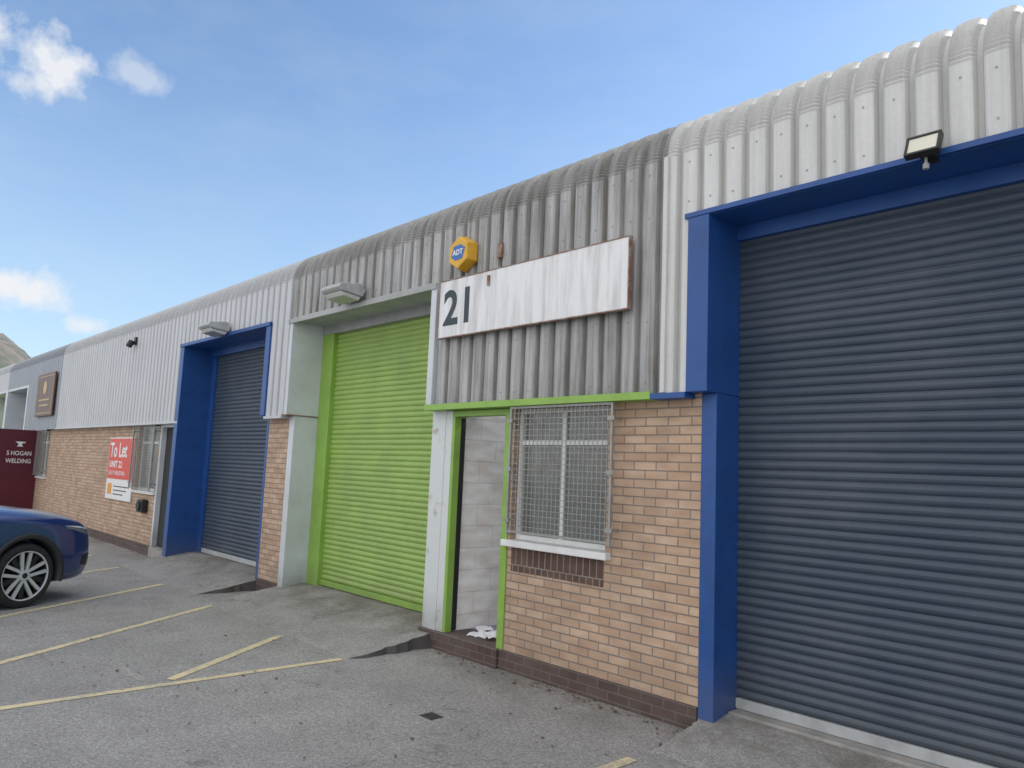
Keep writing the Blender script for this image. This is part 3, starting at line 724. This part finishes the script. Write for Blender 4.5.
            sp.cyl((ax,sy*.900,wz),(0,sy,0),.060,.032,20)
            sp.obj('spoke','alloy',wh,xf=xf,bevel=.004)
            sd.obj('dark_spoke','alloydark',wh,xf=xf,bevel=.004)
            B().cyl((ax,sy*.920,wz),(0,sy,0),.032,.016,16).obj('hub_cap','alloydark',wh,xf=xf)
    return car
hx,hy=-.42,.91
build_car(-10.74,-4.49,math.atan2(hy,hx),GZ)

# ================================================= WORLD
W=bpy.data.worlds.new("World"); S.world=W; W.use_nodes=True
nt=W.node_tree; nt.nodes.clear()
out=nd(nt,'ShaderNodeOutputWorld'); bg=nd(nt,'ShaderNodeBackground'); bg.inputs[1].default_value=0.15
SUN_EL=36
sx,sy_=0.42,0.907   # horizontal direction toward the sun (behind the building)
sky=nd(nt,'ShaderNodeTexSky',sky_type='NISHITA'); sky.sun_disc=False
sky.sun_elevation=math.radians(SUN_EL); sky.sun_rotation=math.atan2(sx,sy_)
sky.air_density=1.0; sky.dust_density=0.6; sky.ozone_density=1.8
tc=nd(nt,'ShaderNodeTexCoord'); vec=tc.outputs['Generated']
nz=nd(nt,'ShaderNodeTexNoise'); nz.inputs['Scale'].default_value=20; nz.inputs['Detail'].default_value=7; nz.inputs['Roughness'].default_value=.6
nt.links.new(vec,nz.inputs['Vector'])
def cloud(c,rh,rv,den):
    c=Vector(c).normalized()
    sub=nd(nt,'ShaderNodeVectorMath',operation='SUBTRACT'); nt.links.new(vec,sub.inputs[0]); sub.inputs[1].default_value=c
    mul=nd(nt,'ShaderNodeVectorMath',operation='MULTIPLY'); nt.links.new(sub.outputs[0],mul.inputs[0]); mul.inputs[1].default_value=(1/rh,1/rh,1/rv)
    ln=nd(nt,'ShaderNodeVectorMath',operation='LENGTH'); nt.links.new(mul.outputs[0],ln.inputs[0])
    a=mth(nt,'SUBTRACT',1.0,ln.outputs['Value'])
    a=mth(nt,'ADD',a,mth(nt,'MULTIPLY',mth(nt,'SUBTRACT',nz.outputs['Fac'],.5),3.0))
    return mth(nt,'MULTIPLY',mth(nt,'MULTIPLY',a,1.3,True),den)
fac=None
for cl in (((-.988,.162,.450),.050,.038,.92),((-.992,.11,.465),.045,.038,.9),((-.968,.25,.462),.034,.022,.45),((-.985,.165,.182),.046,.026,.95),((-.973,.231,.146),.024,.013,.75)):
    f_=cloud(*cl); fac=f_ if fac is None else mth(nt,'MAXIMUM',fac,f_)
sp=nd(nt,'ShaderNodeSeparateXYZ'); nt.links.new(vec,sp.inputs[0])
skyb=mix(nt,1.0,sky.outputs[0],(1.32,1.40,1.45),'MULTIPLY')
hz=mth(nt,'SUBTRACT',.56,mth(nt,'MULTIPLY',sp.outputs[2],1.25),True)
skyb=mix(nt,hz,skyb,(3.6,4.5,5.5))
mp=nd(nt,'ShaderNodeMapping'); mp.inputs['Scale'].default_value=(1.5,3.0,7); nt.links.new(vec,mp.inputs[0])
ci=ramp(nt,noise(nt,mp.outputs[0],2.2,5,.6),.42,.85)
skyc=mix(nt,mth(nt,'MULTIPLY',ci,.20),skyb,(4.4,5.0,5.7))
# broken bright cloud added out of view as fill light, behind and overhead
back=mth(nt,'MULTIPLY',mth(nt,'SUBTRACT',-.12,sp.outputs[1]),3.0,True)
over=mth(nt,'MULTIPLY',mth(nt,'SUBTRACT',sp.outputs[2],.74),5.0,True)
fill_deck=mth(nt,'MULTIPLY',mth(nt,'MAXIMUM',back,over),ramp(nt,noise(nt,vec,3.2,4,.6),.36,.56))
skyc=mix(nt,fill_deck,skyc,(12.6,12.0,11.3))
skyc=mix(nt,fac,skyc,(5.9,6.0,6.2))
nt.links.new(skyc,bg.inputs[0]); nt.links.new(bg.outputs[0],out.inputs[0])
sl=bpy.data.lights.new('sun','SUN'); sl.energy=3.0; sl.angle=math.radians(.6); sl.color=(1,.95,.87)
so=bpy.data.objects.new('sun',sl); COL.objects.link(so)
dirv=Vector((sx*math.cos(math.radians(SUN_EL)),sy_*math.cos(math.radians(SUN_EL)),math.sin(math.radians(SUN_EL))))
so.rotation_mode='QUATERNION'; so.rotation_quaternion=dirv.to_track_quat('Z','Y')
# ================================================= CAMERA
cd=bpy.data.cameras.new('camera'); cam=bpy.data.objects.new('camera',cd); COL.objects.link(cam)
cd.sensor_width=36; cd.lens=765*36/1024; cd.clip_end=3000; cd.clip_start=.05
r_=Vector((.68178,.73031,.04256)); f_=Vector((-.72946,.67428,.11503)); u_=r_.cross(f_)
mt=Matrix((r_,u_,-f_)).transposed().to_4x4(); mt.translation=(0,-4.96,1.7)
cam.matrix_world=mt; S.camera=cam
